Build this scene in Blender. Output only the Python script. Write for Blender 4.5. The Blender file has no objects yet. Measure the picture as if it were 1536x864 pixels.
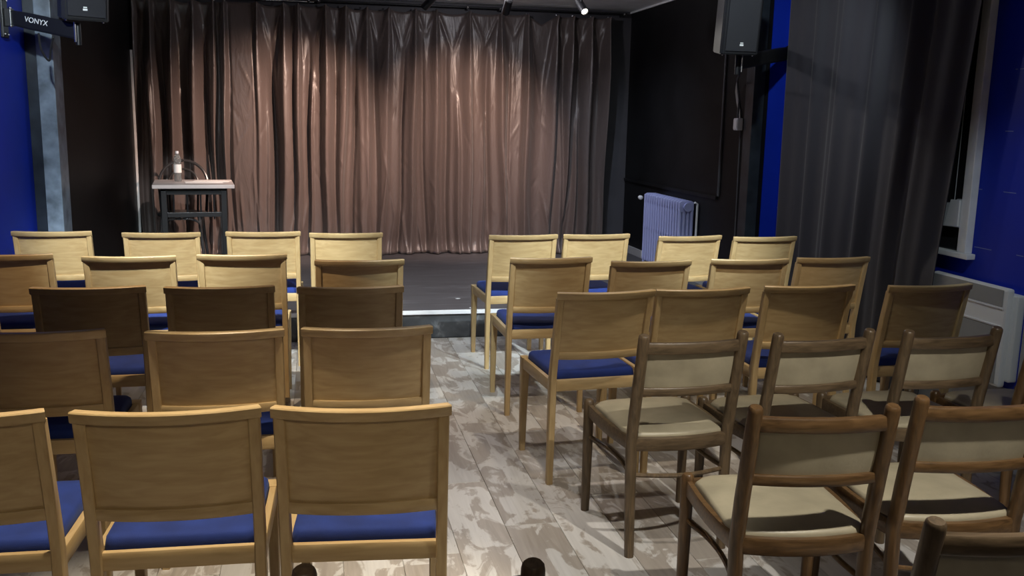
import bpy, bmesh, math, random
import numpy as np
from mathutils import Vector, Matrix
R = math.radians
random.seed(7)
scene = bpy.context.scene
C = scene.collection

# ------------------------------------------------------------------ camera
# room axes: X to the right wall, Y towards the stage, Z up, metres; the camera stands at the origin
CAM_H = 1.5215
cam_d = bpy.data.cameras.new('camera'); cam = bpy.data.objects.new('camera', cam_d); C.objects.link(cam)
cam_d.sensor_width = 36; cam_d.lens = 1400 / 1536 * 36; cam_d.clip_start = 0.02
cam.matrix_world = Matrix.Translation((0, 0, CAM_H)) @ Matrix.Rotation(R(-12), 4, 'Z') @ Matrix.Rotation(R(90 - 10.26), 4, 'X') @ Matrix.Rotation(R(1.18), 4, 'Z')
scene.camera = cam
# ------------------------------------------------------------------ world, exposure, lights
w = bpy.data.worlds.new('world'); scene.world = w; w.use_nodes = True
w.node_tree.nodes['Background'].inputs[0].default_value = (.5, .55, .7, 1)
w.node_tree.nodes['Background'].inputs[1].default_value = .02
vs = scene.view_settings
vs.view_transform = 'Standard'; vs.look = 'None'; vs.gamma = 1; vs.use_curve_mapping = False
vs.exposure = 0.0
def spot(name, loc, tgt, power, col, size, blend=.5, rad=.03):
    d = bpy.data.lights.new(name, 'SPOT'); d.energy = power; d.color = col; d.spot_size = R(size); d.spot_blend = blend; d.shadow_soft_size = rad
    o = bpy.data.objects.new(name, d); C.objects.link(o); o.location = loc
    o.rotation_euler = (Vector(tgt) - Vector(loc)).to_track_quat('-Z', 'Y').to_euler(); return o
def area(name, loc, tgt, power, col, sx, sy):
    d = bpy.data.lights.new(name, 'AREA'); d.shape = 'RECTANGLE'; d.size = sx; d.size_y = sy; d.energy = power; d.color = col
    o = bpy.data.objects.new(name, d); C.objects.link(o); o.location = loc
    o.rotation_euler = (Vector(tgt) - Vector(loc)).to_track_quat('-Z', 'Y').to_euler(); return o
WARM = (1, .86, .66); WHITE = (1, .95, .86)
# ceiling spots and added fills over the audience (above the top of the picture)
COOL = (.84, .96, 1); AMBER = (1, .76, .52)
spot('seat_spot', (-.2, 2.42, 2.56), (-.22, 2.36, 0), 230, WARM, 50, .55)
spot('seat_spot', (1.66, 1.27, 2.54), (1.5, 2.25, .1), 185, WHITE, 70, .8)
spot('row_spot', (-.7, 3.5, 2.56), (-.65, 5.72, .72), 580, COOL, 46, .6)
spot('row_spot', (1.95, 3.3, 2.56), (1.95, 5.42, .72), 560, COOL, 46, .8)
spot('aisle_spot', (.6, 3.4, 2.56), (.7, 5.95, .1), 200, COOL, 42, .5)
spot('row_spot', (-.7, 3.55, 2.56), (-.7, 4.8, .6), 150, AMBER, 66, .7)
spot('row_spot', (1.7, 2.9, 2.56), (1.75, 4.45, .6), 110, (1, .86, .68), 62, .7)
spot('aisle_spot', (.72, 3.7, 2.58), (.74, 3.95, 0), 70, (1, .9, .82), 52, .8)  # added fill, brightens the middle of the aisle floor
spot('aisle_spot', (.72, 2.2, 2.58), (.76, 2.95, 0), 75, WHITE, 44, .8)  # added fill for the near end of the aisle floor
spot('table_fill', (-.1, 5.5, 2.56), (-1.05, 8.2, .95), 230, (1, .95, .92), 20, .8)  # no known lamp here, added to light the table and bottle
spot('side_wall_fill', (2.3, 2.7, 2.56), (3.4, 4.15, .5), 45, COOL, 46, .9)  # added to lift the panel heater
spot('stage_wash', (1.0, 5.2, 2.56), (1.0, 7.8, .1), 150, (.86, .92, 1), 70, 1)
spot('stage_wash', (2.0, 7.6, 2.58), (2.75, 8.4, .3), 95, (.74, .84, 1), 100, 1)
d_ = bpy.data.lights.new('stage_ceiling_fill', 'POINT'); d_.energy = 24; d_.color = (.95, .93, 1); d_.shadow_soft_size = .05  # added point light that brightens the stage ceiling, no fixture behind it
o_ = bpy.data.objects.new('stage_ceiling_fill', d_); C.objects.link(o_); o_.location = (1.4, 7.35, 2.525)
spot('back_row_fill', (-.3, -.35, 2.5), (-.3, 2.0, .62), 50, (1, .86, .66), 36, 1)  # fill added for the backs of the fifth row
spot('side_wall_fill', (-1.25, 4.1, 2.5), (-1.75, 6.4, 1.5), 140, COOL, 60, .8)  # added to brighten the blue left wall and corner post
spot('side_wall_fill', (2.2, 4.6, 2.56), (3.4, 6.4, 1.3), 60, COOL, 80, .8)  # added to brighten the blue strip right of the stage
area('room_fill', (.6, -.5, 2.58), (.6, .3, 0), 8.5, (1, .88, .72), 2.4, 1.0)  # added soft fill in place of unseen lamps behind the camera
STAGE_CEIL = 2.62

# ------------------------------------------------------------------ materials
def new_mat(name):
    m = bpy.data.materials.new(name); m.use_nodes = True
    return m, m.node_tree.nodes, m.node_tree.links, m.node_tree.nodes['Principled BSDF']
def plain(name, col, rough=.5, metal=0, emit=None, noise=0, nscale=20, bump=0, bscale=200, spec=None, coat=0):
    m, n, l, b = new_mat(name)
    b.inputs['Base Color'].default_value = (*col, 1); b.inputs['Roughness'].default_value = rough; b.inputs['Metallic'].default_value = metal
    if spec is not None: b.inputs['Specular IOR Level'].default_value = spec
    if coat: b.inputs['Coat Weight'].default_value = coat
    if emit: b.inputs['Emission Color'].default_value = (*emit[:3], 1); b.inputs['Emission Strength'].default_value = emit[3]
    tc = n.new('ShaderNodeTexCoord')
    if noise:
        t = n.new('ShaderNodeTexNoise'); t.inputs['Scale'].default_value = nscale; t.inputs['Detail'].default_value = 6
        l.new(tc.outputs['Object'], t.inputs['Vector'])
        r = n.new('ShaderNodeValToRGB'); r.color_ramp.elements[0].position = .3; r.color_ramp.elements[1].position = .7
        r.color_ramp.elements[0].color = (*[c * (1 - noise) for c in col], 1); r.color_ramp.elements[1].color = (*[min(1, c * (1 + noise)) for c in col], 1)
        l.new(t.outputs['Fac'], r.inputs['Fac']); l.new(r.outputs['Color'], b.inputs['Base Color'])
    if bump:
        t = n.new('ShaderNodeTexNoise'); t.inputs['Scale'].default_value = bscale; t.inputs['Detail'].default_value = 4
        l.new(tc.outputs['Object'], t.inputs['Vector'])
        bp = n.new('ShaderNodeBump'); bp.inputs['Strength'].default_value = bump; bp.inputs['Distance'].default_value = .004
        l.new(t.outputs['Fac'], bp.inputs['Height']); l.new(bp.outputs['Normal'], b.inputs['Normal'])
    return m
def wood(name, c0, c1, stretch, rough=.42, coat=.0):
    """grain: noise pulled out along one axis"""
    m, n, l, b = new_mat(name)
    tc = n.new('ShaderNodeTexCoord'); mp = n.new('ShaderNodeMapping'); mp.inputs['Scale'].default_value = stretch
    oi = n.new('ShaderNodeObjectInfo'); vm = n.new('ShaderNodeVectorMath'); vm.operation = 'ADD'
    l.new(tc.outputs['Object'], mp.inputs['Vector']); l.new(mp.outputs['Vector'], vm.inputs[0])
    ml = n.new('ShaderNodeMath'); ml.operation = 'MULTIPLY'; ml.inputs[1].default_value = 37
    l.new(oi.outputs['Random'], ml.inputs[0]); l.new(ml.outputs[0], vm.inputs[1])
    t = n.new('ShaderNodeTexNoise'); t.inputs['Scale'].default_value = 6; t.inputs['Detail'].default_value = 8; t.inputs['Distortion'].default_value = .5
    l.new(vm.outputs[0], t.inputs['Vector'])
    r = n.new('ShaderNodeValToRGB'); r.color_ramp.elements[0].position = .32; r.color_ramp.elements[1].position = .68
    r.color_ramp.elements[0].color = (*c0, 1); r.color_ramp.elements[1].color = (*c1, 1)
    l.new(t.outputs['Fac'], r.inputs['Fac'])
    h = n.new('ShaderNodeHueSaturation'); mr = n.new('ShaderNodeMapRange'); mr.inputs['To Min'].default_value = .92; mr.inputs['To Max'].default_value = 1.06
    l.new(oi.outputs['Random'], mr.inputs['Value']); l.new(mr.outputs[0], h.inputs['Value']); l.new(r.outputs['Color'], h.inputs['Color'])
    l.new(h.outputs['Color'], b.inputs['Base Color'])
    b.inputs['Roughness'].default_value = rough; b.inputs['Coat Weight'].default_value = coat
    bp = n.new('ShaderNodeBump'); bp.inputs['Strength'].default_value = .06; bp.inputs['Distance'].default_value = .002
    l.new(t.outputs['Fac'], bp.inputs['Height']); l.new(bp.outputs['Normal'], b.inputs['Normal'])
    return m
BE0, BE1 = (.43, .295, .135), (.54, .395, .20)
M = {}
M['beech_h'] = wood('beech across', BE0, BE1, (1.2, 9, 9))
M['beech_v'] = wood('beech upright', BE0, BE1, (9, 9, 1.2))
M['beech_y'] = wood('beech along', BE0, BE1, (9, 1.2, 9))
BR0, BR1 = (.072, .038, .014), (.16, .088, .036)
M['brown_h'] = wood('brown wood across', BR0, BR1, (1.5, 16, 16), .34)
M['brown_v'] = wood('brown wood upright', BR0, BR1, (16, 16, 1.5), .34)
GR0, GR1 = (.072, .048, .025), (.155, .105, .058)
M['grey_h'] = wood('worn grey brown wood across', GR0, GR1, (1.5, 16, 16), .4)
M['grey_v'] = wood('worn grey brown wood upright', GR0, GR1, (16, 16, 1.5), .4)
M['beige'] = plain('beige leatherette', (.40, .35, .24), .42, noise=.16, nscale=9, bump=.12, bscale=90)
M['blue_cloth'] = plain('royal blue seat fabric', (.008, .028, .18), .85, noise=.2, nscale=14, bump=.3, bscale=700)
for k in ('blue_cloth',):
    M[k].node_tree.nodes['Principled BSDF'].inputs['Sheen Weight'].default_value = .12
    M[k].node_tree.nodes['Principled BSDF'].inputs['Sheen Tint'].default_value = (.35, .5, 1, 1)
M['black_wall'] = plain('black painted wall', (.005, .0048, .0055), .5, noise=.3, nscale=3, bump=.15, bscale=25, spec=.25)
M['back_wall'] = plain('dark grey painted wall', (.05, .048, .056), .6, noise=.15, nscale=4, bump=.1, bscale=30)
M['blue_wall_l'] = plain('royal blue painted wall', (.005, .028, .42), .5, noise=.1, nscale=3, bump=.08, bscale=20, spec=.2)
M['ceiling'] = plain('pale ceiling boards', (.8, .79, .79), .6, noise=.12, nscale=4, bump=.1, bscale=12)
M['room_ceiling'] = plain('dark room ceiling', (.2, .19, .19), .7)
M['glossy_dark'] = plain('glossy dark slate paint', (.022, .028, .036), .32, noise=.4, nscale=8, bump=.5, bscale=14)
M['slate'] = plain('slate paint with reflected light in colour', (.17, .21, .26), .3, noise=.45, nscale=11, bump=.5, bscale=16)  # pale tone paints in the light reflecting off glossy dark paint
M['bentwood'] = plain('black lacquered bentwood', (.03, .029, .03), .28)
M['black'] = plain('black plastic', (.012, .012, .014), .45, bump=.1, bscale=400)
M['black_metal'] = plain('black metal', (.016, .016, .018), .38, metal=.3)
M['grille'] = plain('dark speaker grille', (.022, .022, .028), .6, bump=.8, bscale=900)
M['steel'] = plain('bright steel', (.6, .6, .62), .25, metal=1)
M['white'] = plain('white gloss paint', (.82, .82, .82), .35, noise=.08, nscale=10)
M['offwhite'] = plain('white plastic', (.7, .7, .72), .4)
M['logo'] = plain('white print', (.85, .85, .85), .5)
M['paper'] = plain('white paper', (.8, .78, .76), .7)
M['grey_plastic'] = plain('pale grey plastic', (.5, .52, .55), .4)
M['tabletop'] = plain('grey laminate', (.5, .45, .44), .4, noise=.08, nscale=8)
M['lilac'] = plain('lilac radiator enamel', (.34, .36, .62), .35)
M['lens'] = plain('lit lamp lens', (1, .95, .85), .3, emit=(1, .93, .82, 9))
M['dark_glass'] = plain('dark window pane', (.02, .02, .022), .15)
M['heater_dark'] = plain('grey heater grille', (.27, .27, .27), .45)
M['heater_white'] = plain('white heater shell', (.75, .75, .75), .4)
M['skirting'] = plain('pale grey skirting paint', (.36, .35, .35), .5, noise=.1, nscale=6)
M['nosing'] = plain('white stage edge strip', (.75, .76, .78), .4)
M['rubber'] = plain('dark rubber', (.02, .02, .02), .7)
M['floor_base'] = plain('dark joint under planks', (.26, .235, .21), .8)
M['gum'] = plain('pale scuff', (.6, .6, .6), .6)

def floor_material():
    m, n, l, b = new_mat('worn whitewashed vinyl plank')
    tc = n.new('ShaderNodeTexCoord'); oi = n.new('ShaderNodeObjectInfo')
    mp = n.new('ShaderNodeMapping'); mp.inputs['Scale'].default_value = (1, .5, 1)
    vm = n.new('ShaderNodeVectorMath'); vm.operation = 'ADD'
    ml = n.new('ShaderNodeMath'); ml.operation = 'MULTIPLY'; ml.inputs[1].default_value = 91
    l.new(tc.outputs['Object'], mp.inputs['Vector']); l.new(oi.outputs['Random'], ml.inputs[0])
    l.new(mp.outputs['Vector'], vm.inputs[0]); l.new(ml.outputs[0], vm.inputs[1])
    sx = n.new('ShaderNodeSeparateXYZ'); l.new(tc.outputs['Object'], sx.inputs[0])
    def mth(op, a_, b_=None):
        q = n.new('ShaderNodeMath'); q.operation = op
        for i_, v_ in enumerate((a_, b_)):
            if v_ is None: continue
            if isinstance(v_, (int, float)): q.inputs[i_].default_value = v_
            else: l.new(v_, q.inputs[i_])
        return q.outputs[0]
    strip = mth('FLOOR', mth('MULTIPLY', mth('ADD', sx.outputs['X'], .102), 9.8))
    seg = mth('FLOOR', mth('ADD', mth('MULTIPLY', sx.outputs['Y'], 2.6), mth('MULTIPLY', strip, .43)))
    cv = n.new('ShaderNodeCombineXYZ'); l.new(strip, cv.inputs[0]); l.new(seg, cv.inputs[1]); l.new(ml.outputs[0], cv.inputs[2])
    wn = n.new('ShaderNodeTexWhiteNoise'); l.new(cv.outputs[0], wn.inputs['Vector'])
    shift = mth('MULTIPLY', mth('SUBTRACT', wn.outputs['Value'], .5), .16)
    def noise(scale, detail, dist=0, rough=.5):
        t = n.new('ShaderNodeTexNoise'); t.inputs['Scale'].default_value = scale; t.inputs['Detail'].default_value = detail
        t.inputs['Distortion'].default_value = dist; t.inputs['Roughness'].default_value = rough
        l.new(vm.outputs[0], t.inputs['Vector']); return t
    def ramp(src, p0, c0, p1, c1):
        r = n.new('ShaderNodeValToRGB'); e = r.color_ramp.elements
        e[0].position = p0; e[1].position = p1; e[0].color = (*c0, 1); e[1].color = (*c1, 1); l.new(src, r.inputs['Fac']); return r
    grain = noise(30, 6, 2.0); gm = n.new('ShaderNodeMapping'); gm.inputs['Scale'].default_value = (1, .12, 1)
    l.new(vm.outputs[0], gm.inputs['Vector']); l.new(gm.outputs['Vector'], grain.inputs['Vector'])
    brown = ramp(grain.outputs['Fac'], .3, (.33, .29, .25), .7, (.43, .385, .34))
    pale = ramp(grain.outputs['Fac'], .25, (.56, .54, .51), .75, (.68, .66, .63))
    patch = noise(8, 8, 1.0, .58); pm = ramp(mth('ADD', patch.outputs['Fac'], shift), .465, (0, 0, 0), .515, (1, 1, 1))
    mx = n.new('ShaderNodeMix'); mx.data_type = 'RGBA'
    l.new(pm.outputs['Color'], mx.inputs['Factor']); l.new(brown.outputs['Color'], mx.inputs['A']); l.new(pale.outputs['Color'], mx.inputs['B'])
    edge = noise(11, 9, 1.5, .6); em = ramp(edge.outputs['Fac'], .5, (0, 0, 0), .53, (1, 1, 1))
    mx2 = n.new('ShaderNodeMix'); mx2.data_type = 'RGBA'; mx2.blend_type = 'MIX'
    ec = ramp(edge.outputs['Fac'], .6, (0, 0, 0), .64, (.75, .75, .75))
    l.new(ec.outputs['Color'], mx2.inputs['Factor']); l.new(mx.outputs['Result'], mx2.inputs['A']); mx2.inputs['B'].default_value = (.38, .335, .29, 1)
    h = n.new('ShaderNodeHueSaturation'); mr = n.new('ShaderNodeMapRange'); mr.inputs['To Min'].default_value = .82; mr.inputs['To Max'].default_value = 1.12
    l.new(oi.outputs['Random'], mr.inputs['Value']); l.new(mr.outputs[0], h.inputs['Value']); l.new(mx2.outputs['Result'], h.inputs['Color'])
    l.new(h.outputs['Color'], b.inputs['Base Color']); b.inputs['Roughness'].default_value = .42
    bp = n.new('ShaderNodeBump'); bp.inputs['Strength'].default_value = .12; bp.inputs['Distance'].default_value = .002
    l.new(grain.outputs['Fac'], bp.inputs['Height']); l.new(bp.outputs['Normal'], b.inputs['Normal'])
    return m
M['plank'] = floor_material()

def streaky(name, c0, c1, c2, scale, rough, sm, p=(.62, .72)):
    m, n, l, b = new_mat(name)
    tc = n.new('ShaderNodeTexCoord'); mp = n.new('ShaderNodeMapping'); mp.inputs['Scale'].default_value = scale
    l.new(tc.outputs['Object'], mp.inputs['Vector'])
    t = n.new('ShaderNodeTexNoise'); t.inputs['Scale'].default_value = sm; t.inputs['Detail'].default_value = 7; t.inputs['Distortion'].default_value = .7
    l.new(mp.outputs['Vector'], t.inputs['Vector'])
    r = n.new('ShaderNodeValToRGB'); e = r.color_ramp.elements
    e[0].position = .3; e[0].color = (*c0, 1); e[1].position = p[0]; e[1].color = (*c1, 1); x = e.new(p[1]); x.color = (*c2, 1)
    l.new(t.outputs['Fac'], r.inputs['Fac']); l.new(r.outputs['Color'], b.inputs['Base Color']); b.inputs['Roughness'].default_value = rough
    bp = n.new('ShaderNodeBump'); bp.inputs['Strength'].default_value = .1; bp.inputs['Distance'].default_value = .003
    l.new(t.outputs['Fac'], bp.inputs['Height']); l.new(bp.outputs['Normal'], b.inputs['Normal'])
    return m
M['deck'] = streaky('scuffed dark stage boards', (.05, .047, .05), (.078, .074, .079), (.13, .128, .135), (.8, 7, 1), .5, 3)
M['riser'] = streaky('scuffed dark stage front', (.03, .032, .035), (.06, .064, .07), (.16, .165, .17), (1, 1, 1), .5, 9, (.56, .68))

def blue_blocks():
    m, n, l, b = new_mat('royal blue painted blockwork')
    tc = n.new('ShaderNodeTexCoord'); sp = n.new('ShaderNodeSeparateXYZ'); l.new(tc.outputs['Object'], sp.inputs[0])
    md = n.new('ShaderNodeMath'); md.operation = 'MODULO'; md.inputs[1].default_value = .302; l.new(sp.outputs['Z'], md.inputs[0])
    lt = n.new('ShaderNodeMath'); lt.operation = 'LESS_THAN'; lt.inputs[1].default_value = .004; l.new(md.outputs[0], lt.inputs[0])
    t = n.new('ShaderNodeTexNoise'); t.inputs['Scale'].default_value = 7; l.new(tc.outputs['Object'], t.inputs['Vector'])
    gt = n.new('ShaderNodeMath'); gt.operation = 'GREATER_THAN'; gt.inputs[1].default_value = .56; l.new(t.outputs['Fac'], gt.inputs[0])
    mu = n.new('ShaderNodeMath'); mu.operation = 'MULTIPLY'; l.new(lt.outputs[0], mu.inputs[0]); l.new(gt.outputs[0], mu.inputs[1])
    mx = n.new('ShaderNodeMix'); mx.data_type = 'RGBA'; mx.inputs['A'].default_value = (.004, .022, .38, 1); mx.inputs['B'].default_value = (.2, .24, .45, 1)
    l.new(mu.outputs[0], mx.inputs['Factor']); l.new(mx.outputs['Result'], b.inputs['Base Color']); b.inputs['Roughness'].default_value = .45; b.inputs['Specular IOR Level'].default_value = .2
    bp = n.new('ShaderNodeBump'); bp.inputs['Strength'].default_value = .1; bp.inputs['Distance'].default_value = .004
    t2 = n.new('ShaderNodeTexNoise'); t2.inputs['Scale'].default_value = 24; l.new(tc.outputs['Object'], t2.inputs['Vector'])
    l.new(t2.outputs['Fac'], bp.inputs['Height']); l.new(bp.outputs['Normal'], b.inputs['Normal'])
    return m
M['blue_wall_r'] = blue_blocks()

def satin(name, col, rough, wr, sheen, wscale=(7, 7, 1.6), aniso=0):
    m, n, l, b = new_mat(name)
    b.inputs['Base Color'].default_value = (*col, 1); b.inputs['Roughness'].default_value = rough
    b.inputs['Sheen Weight'].default_value = sheen; b.inputs['Sheen Roughness'].default_value = .4; b.inputs['Specular IOR Level'].default_value = .5
    tc = n.new('ShaderNodeTexCoord'); mp = n.new('ShaderNodeMapping'); mp.inputs['Scale'].default_value = wscale
    l.new(tc.outputs['Object'], mp.inputs['Vector'])
    t = n.new('ShaderNodeTexNoise'); t.inputs['Scale'].default_value = 2.2; t.inputs['Detail'].default_value = 5; t.inputs['Distortion'].default_value = 1.2
    l.new(mp.outputs['Vector'], t.inputs['Vector'])
    bp = n.new('ShaderNodeBump'); bp.inputs['Strength'].default_value = wr; bp.inputs['Distance'].default_value = .03
    l.new(t.outputs['Fac'], bp.inputs['Height']); l.new(bp.outputs['Normal'], b.inputs['Normal'])
    return m
M['satin'] = satin('dark taupe satin', (.10, .078, .072), .36, .25, .1)
M['blackout'] = satin('charcoal blackout cloth', (.025, .023, .031), .7, .10, .12, (3, 3, 1))
mg, ng, lg, bg = new_mat('clear plastic')
bg.inputs['Base Color'].default_value = (.9, .95, .95, 1); bg.inputs['Roughness'].default_value = .05; bg.inputs['Transmission Weight'].default_value = .9; bg.inputs['IOR'].default_value = 1.3
M['clear'] = mg

# ------------------------------------------------------------------ mesh helpers
def box(bm, x0, x1, y0, y1, z0, z1, bev=0):
    t = bmesh.new(); bmesh.ops.create_cube(t, size=1)
    for v in t.verts: v.co = Vector(((x0 + x1) / 2 + v.co.x * (x1 - x0), (y0 + y1) / 2 + v.co.y * (y1 - y0), (z0 + z1) / 2 + v.co.z * (z1 - z0)))
    if bev: bmesh.ops.bevel(t, geom=t.edges[:], offset=bev, segments=2, affect='EDGES', profile=.6)
    merge(bm, t); return bm
def merge(bm, t, mtx=None):
    if mtx is not None: bmesh.ops.transform(t, matrix=mtx, verts=t.verts)
    me = bpy.data.meshes.new('tmp'); t.to_mesh(me); t.free(); bm.from_mesh(me); bpy.data.meshes.remove(me)
def rings(bm, rs, cap=True, closed=True):
    """skin a list of point rings"""
    vr = [[bm.verts.new(p) for p in r] for r in rs]; n = len(rs[0])
    for a, b in zip(vr, vr[1:]):
        for i in range(n if closed else n - 1): bm.faces.new((a[i], a[(i + 1) % n], b[(i + 1) % n], b[i]))
    if cap: bm.faces.new(vr[0][::-1]); bm.faces.new(vr[-1])
    return vr
def tube(bm, pts, rad, seg=10, cap=True):
    pts = [Vector(p) for p in pts]; rad = rad if isinstance(rad, (list, tuple)) else [rad] * len(pts); rs = []
    up = Vector((0, 0, 1))
    d0 = (pts[1] - pts[0]).normalized()
    if abs(d0.z) > .9: up = Vector((1, 0, 0))
    for i, p in enumerate(pts):
        d = (pts[min(i + 1, len(pts) - 1)] - pts[max(i - 1, 0)]).normalized()
        a = d.cross(up).normalized(); b = d.cross(a).normalized()
        rs.append([p + (a * math.cos(2 * math.pi * k / seg) + b * math.sin(2 * math.pi * k / seg)) * rad[i] for k in range(seg)])
    rings(bm, rs, cap); return bm
def bar(bm, secs):
    """rounded-rectangle sections (cx,cy,cz, half extents along two axes, axes) along a path"""
    rs = []
    for c, a, b in secs:
        c, a, b = Vector(c), Vector(a), Vector(b); ch = .22
        r = []
        for sa, sb in ((1, 1 - ch), (1 - ch, 1), (-1 + ch, 1), (-1, 1 - ch), (-1, -1 + ch), (-1 + ch, -1), (1 - ch, -1), (1, -1 + ch)):
            r.append(c + a * sa + b * sb)
        rs.append(r)
    rings(bm, rs); return bm
def lathe(bm, prof, loc=(0, 0, 0), seg=20):
    rings(bm, [[(loc[0] + r * math.cos(2 * math.pi * k / seg), loc[1] + r * math.sin(2 * math.pi * k / seg), loc[2] + z) for k in range(seg)] for r, z in prof]); return bm
def obj(name, bm, mat, parent=None, smooth=False, loc=None):
    bmesh.ops.recalc_face_normals(bm, faces=bm.faces[:])
    me = bpy.data.meshes.new(name); bm.to_mesh(me); bm.free(); me.materials.append(mat if not isinstance(mat, str) else M[mat])
    if smooth:
        for p in me.polygons: p.use_smooth = True
        try: me.set_sharp_from_angle(angle=R(40))
        except Exception: pass
    o = bpy.data.objects.new(name, me); C.objects.link(o)
    if parent: o.parent = parent
    if loc: o.location = loc
    return o
def empty(name, loc=(0, 0, 0), rz=0):
    o = bpy.data.objects.new(name, None); C.objects.link(o); o.location = loc; o.rotation_euler = (0, 0, rz); o.empty_display_size = .1; return o
def tag(o, label, cat, group=None):
    o['label'] = label; o['category'] = cat
    if group: o['group'] = group
    return o
def struct(o, label, cat):
    o['kind'] = 'structure'; o['label'] = label; o['category'] = cat; return o
B = bmesh.new
def boxobj(name, dims, mat, parent=None, bev=0): return obj(name, box(B(), *dims, bev), mat, parent)
def copy_tree(o, parent=None):
    c = o.copy(); C.objects.link(c); c.parent = parent
    for ch in list(o.children): copy_tree(ch, c)
    return c

# ------------------------------------------------------------------ room shell
UL, UR = -1.593, 3.15        # stage alcove side walls
WL, WR = -1.75, 3.40         # audience room side walls
VL, VB, V0 = 6.346, 9.293, -2.2   # stage front, back wall, rear wall
VR = 6.47                    # returns beside the stage
ST = .194                    # stage height
CZ = STAGE_CEIL
floor = struct(boxobj('floor', (WL, WR, V0, VL + .1, -.06, -.006), 'floor_base'), 'whitewashed worn plank floor of the audience room', 'floor')
PW, PL_ = .204, 1.22
full = None
k0 = math.floor((WL - .685) / PW); k = k0
rnd = random.Random(3)
while True:
    u0 = .685 + k * PW; u1 = u0 + PW
    if u0 >= WR - .01: break
    a, b_ = max(u0, WL), min(u1, WR)
    v = -.6 - rnd.random() * PL_
    while v < VL - .01:
        e = min(v + PL_, VL); s = max(v, -1.2)
        if b_ - a > PW - .001 and e - v > PL_ - .001 and s == v:
            if full is None:
                bm = box(B(), -PW / 2 + .0006, PW / 2 - .0006, 0, PL_ - .0024, -.006, 0)
                bmesh.ops.bevel(bm, geom=[x for x in bm.edges if all(q.co.z > -.001 for q in x.verts)], offset=.0014, segments=1, affect='EDGES')
                full = obj('plank', bm, 'plank', floor); p = full
            else:
                p = full.copy(); C.objects.link(p)
            p.location = ((a + b_) / 2, v, 0)
        elif e - s > .02:
            bm = box(B(), -(b_ - a) / 2 + .0006, (b_ - a) / 2 - .0006, 0, e - s - .0024, -.006, 0)
            bmesh.ops.bevel(bm, geom=[x for x in bm.edges if all(q.co.z > -.001 for q in x.verts)], offset=.0014, segments=1, affect='EDGES')
            obj('plank', bm, 'plank', floor, loc=((a + b_) / 2, s, 0))
        v += PL_
    k += 1
bm = box(B(), WL, WR, V0, -1.2, -.006, 0); obj('floor_sheet', bm, 'plank', floor)

struct(boxobj('wall_left', (WL - .12, WL, V0, VR, 0, CZ), 'blue_wall_l'), 'royal blue painted wall along the left side', 'wall')
wr = struct(boxobj('wall_right', (WR, WR + .12, V0, VR, 0, CZ), 'blue_wall_r'), 'royal blue painted wall around the curtained window', 'wall')
struct(boxobj('wall_rear', (WL - .12, WR + .12, V0 - .12, V0, 0, CZ), 'back_wall'), 'dark wall behind the last seats', 'wall')
struct(boxobj('wall_back', (UL - .12, UR + .12, VB, VB + .12, 0, CZ), 'back_wall'), 'dark grey wall behind the stage curtain', 'wall')
struct(boxobj('wall_stage_left', (UL - .12, UL, VR + .002, VB, 0, CZ), 'black_wall'), 'black wall on the left side of the stage', 'wall')
struct(boxobj('wall_stage_right', (UR, UR + .12, VR + .002, VB, 0, CZ), 'black_wall'), 'black wall on the right side of the stage', 'wall')
struct(boxobj('wall_return_left', (WL - .12, UL - .122, VR, VR + .1, 0, CZ), 'glossy_dark'), 'dark slate return beside the blue left wall', 'wall')
struct(boxobj('wall_return_right', (UR + .122, WR + .12, VR, VR + .1, 0, CZ), 'blue_wall_l'), 'narrow blue return beside the right end of the stage', 'wall')
struct(boxobj('ceiling', (WL - .12, WR + .12, V0 - .12, VR - .6, CZ, CZ + .1), 'room_ceiling'), 'ceiling over the audience', 'ceiling')
cs = struct(boxobj('ceiling_stage', (WL - .12, WR + .12, VR - .6, VB + .12, CZ, CZ + .1), 'floor_base'), 'pale board ceiling over the stage', 'ceiling')
y = VR - .6
while y < VB + .1:
    bm = box(B(), WL - .12, WR + .12, y + .003, min(y + .147, VB + .12), CZ - .014, CZ); obj('board', bm, 'ceiling', cs); y += .15
# trims on the left and right edge of the stage opening
struct(boxobj('trim_1', (UL - .085, UL + .012, VR - .045, VR + .16, 0, CZ - .015), 'slate', bev=.004), 'glossy dark corner post left of the stage, reflected light in its colour', 'trim')
struct(boxobj('trim_2', (WL, UL - .087, VR - .012, VR, 0, CZ - .015), 'glossy_dark', bev=.002), 'dark painted board beside the blue left wall', 'trim')
struct(boxobj('trim_3', (UR - .012, UR + .075, VR - .03, VR + .1, 0, CZ - .015), 'glossy_dark', bev=.004), 'dark painted corner post right of the stage', 'trim')
struct(boxobj('trim_4', (UL + .001, UL + .02, VB - .24, VB - .222, ST, 2.06), 'white', bev=.002), 'metal strip, shine painted white, down the left edge of the stage curtain', 'trim')  # white colour stands in for light reflecting off the metal
struct(boxobj('trim_5', (UR - .016, UR, VR + .14, VB, CZ - .034, CZ - .016), 'white', bev=.002), 'thin pale strip where stage ceiling meets the black wall', 'trim')
struct(boxobj('trim_6', (UR - .02, UR, 6.98, VB - .02, .918, .946), 'black_wall', bev=.003), 'black dado rail above the lilac radiator', 'trim')
struct(boxobj('baseboard_stage_right', (UR - .018, UR, VR + .12, VB, ST, ST + .075), 'skirting', bev=.003), 'pale skirting board along the black wall behind the radiator', 'baseboard')
struct(boxobj('baseboard_right', (WR - .02, WR, V0, 4.6, 0, .235), 'skirting', bev=.004), 'tall pale grey skirting board under the panel heater', 'baseboard')
struct(boxobj('trim_7', (WR - .03, WR, 3.74, 3.84, .236, CZ), 'skirting', bev=.004), 'pale grey upright board right of the panel heater', 'trim')

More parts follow.
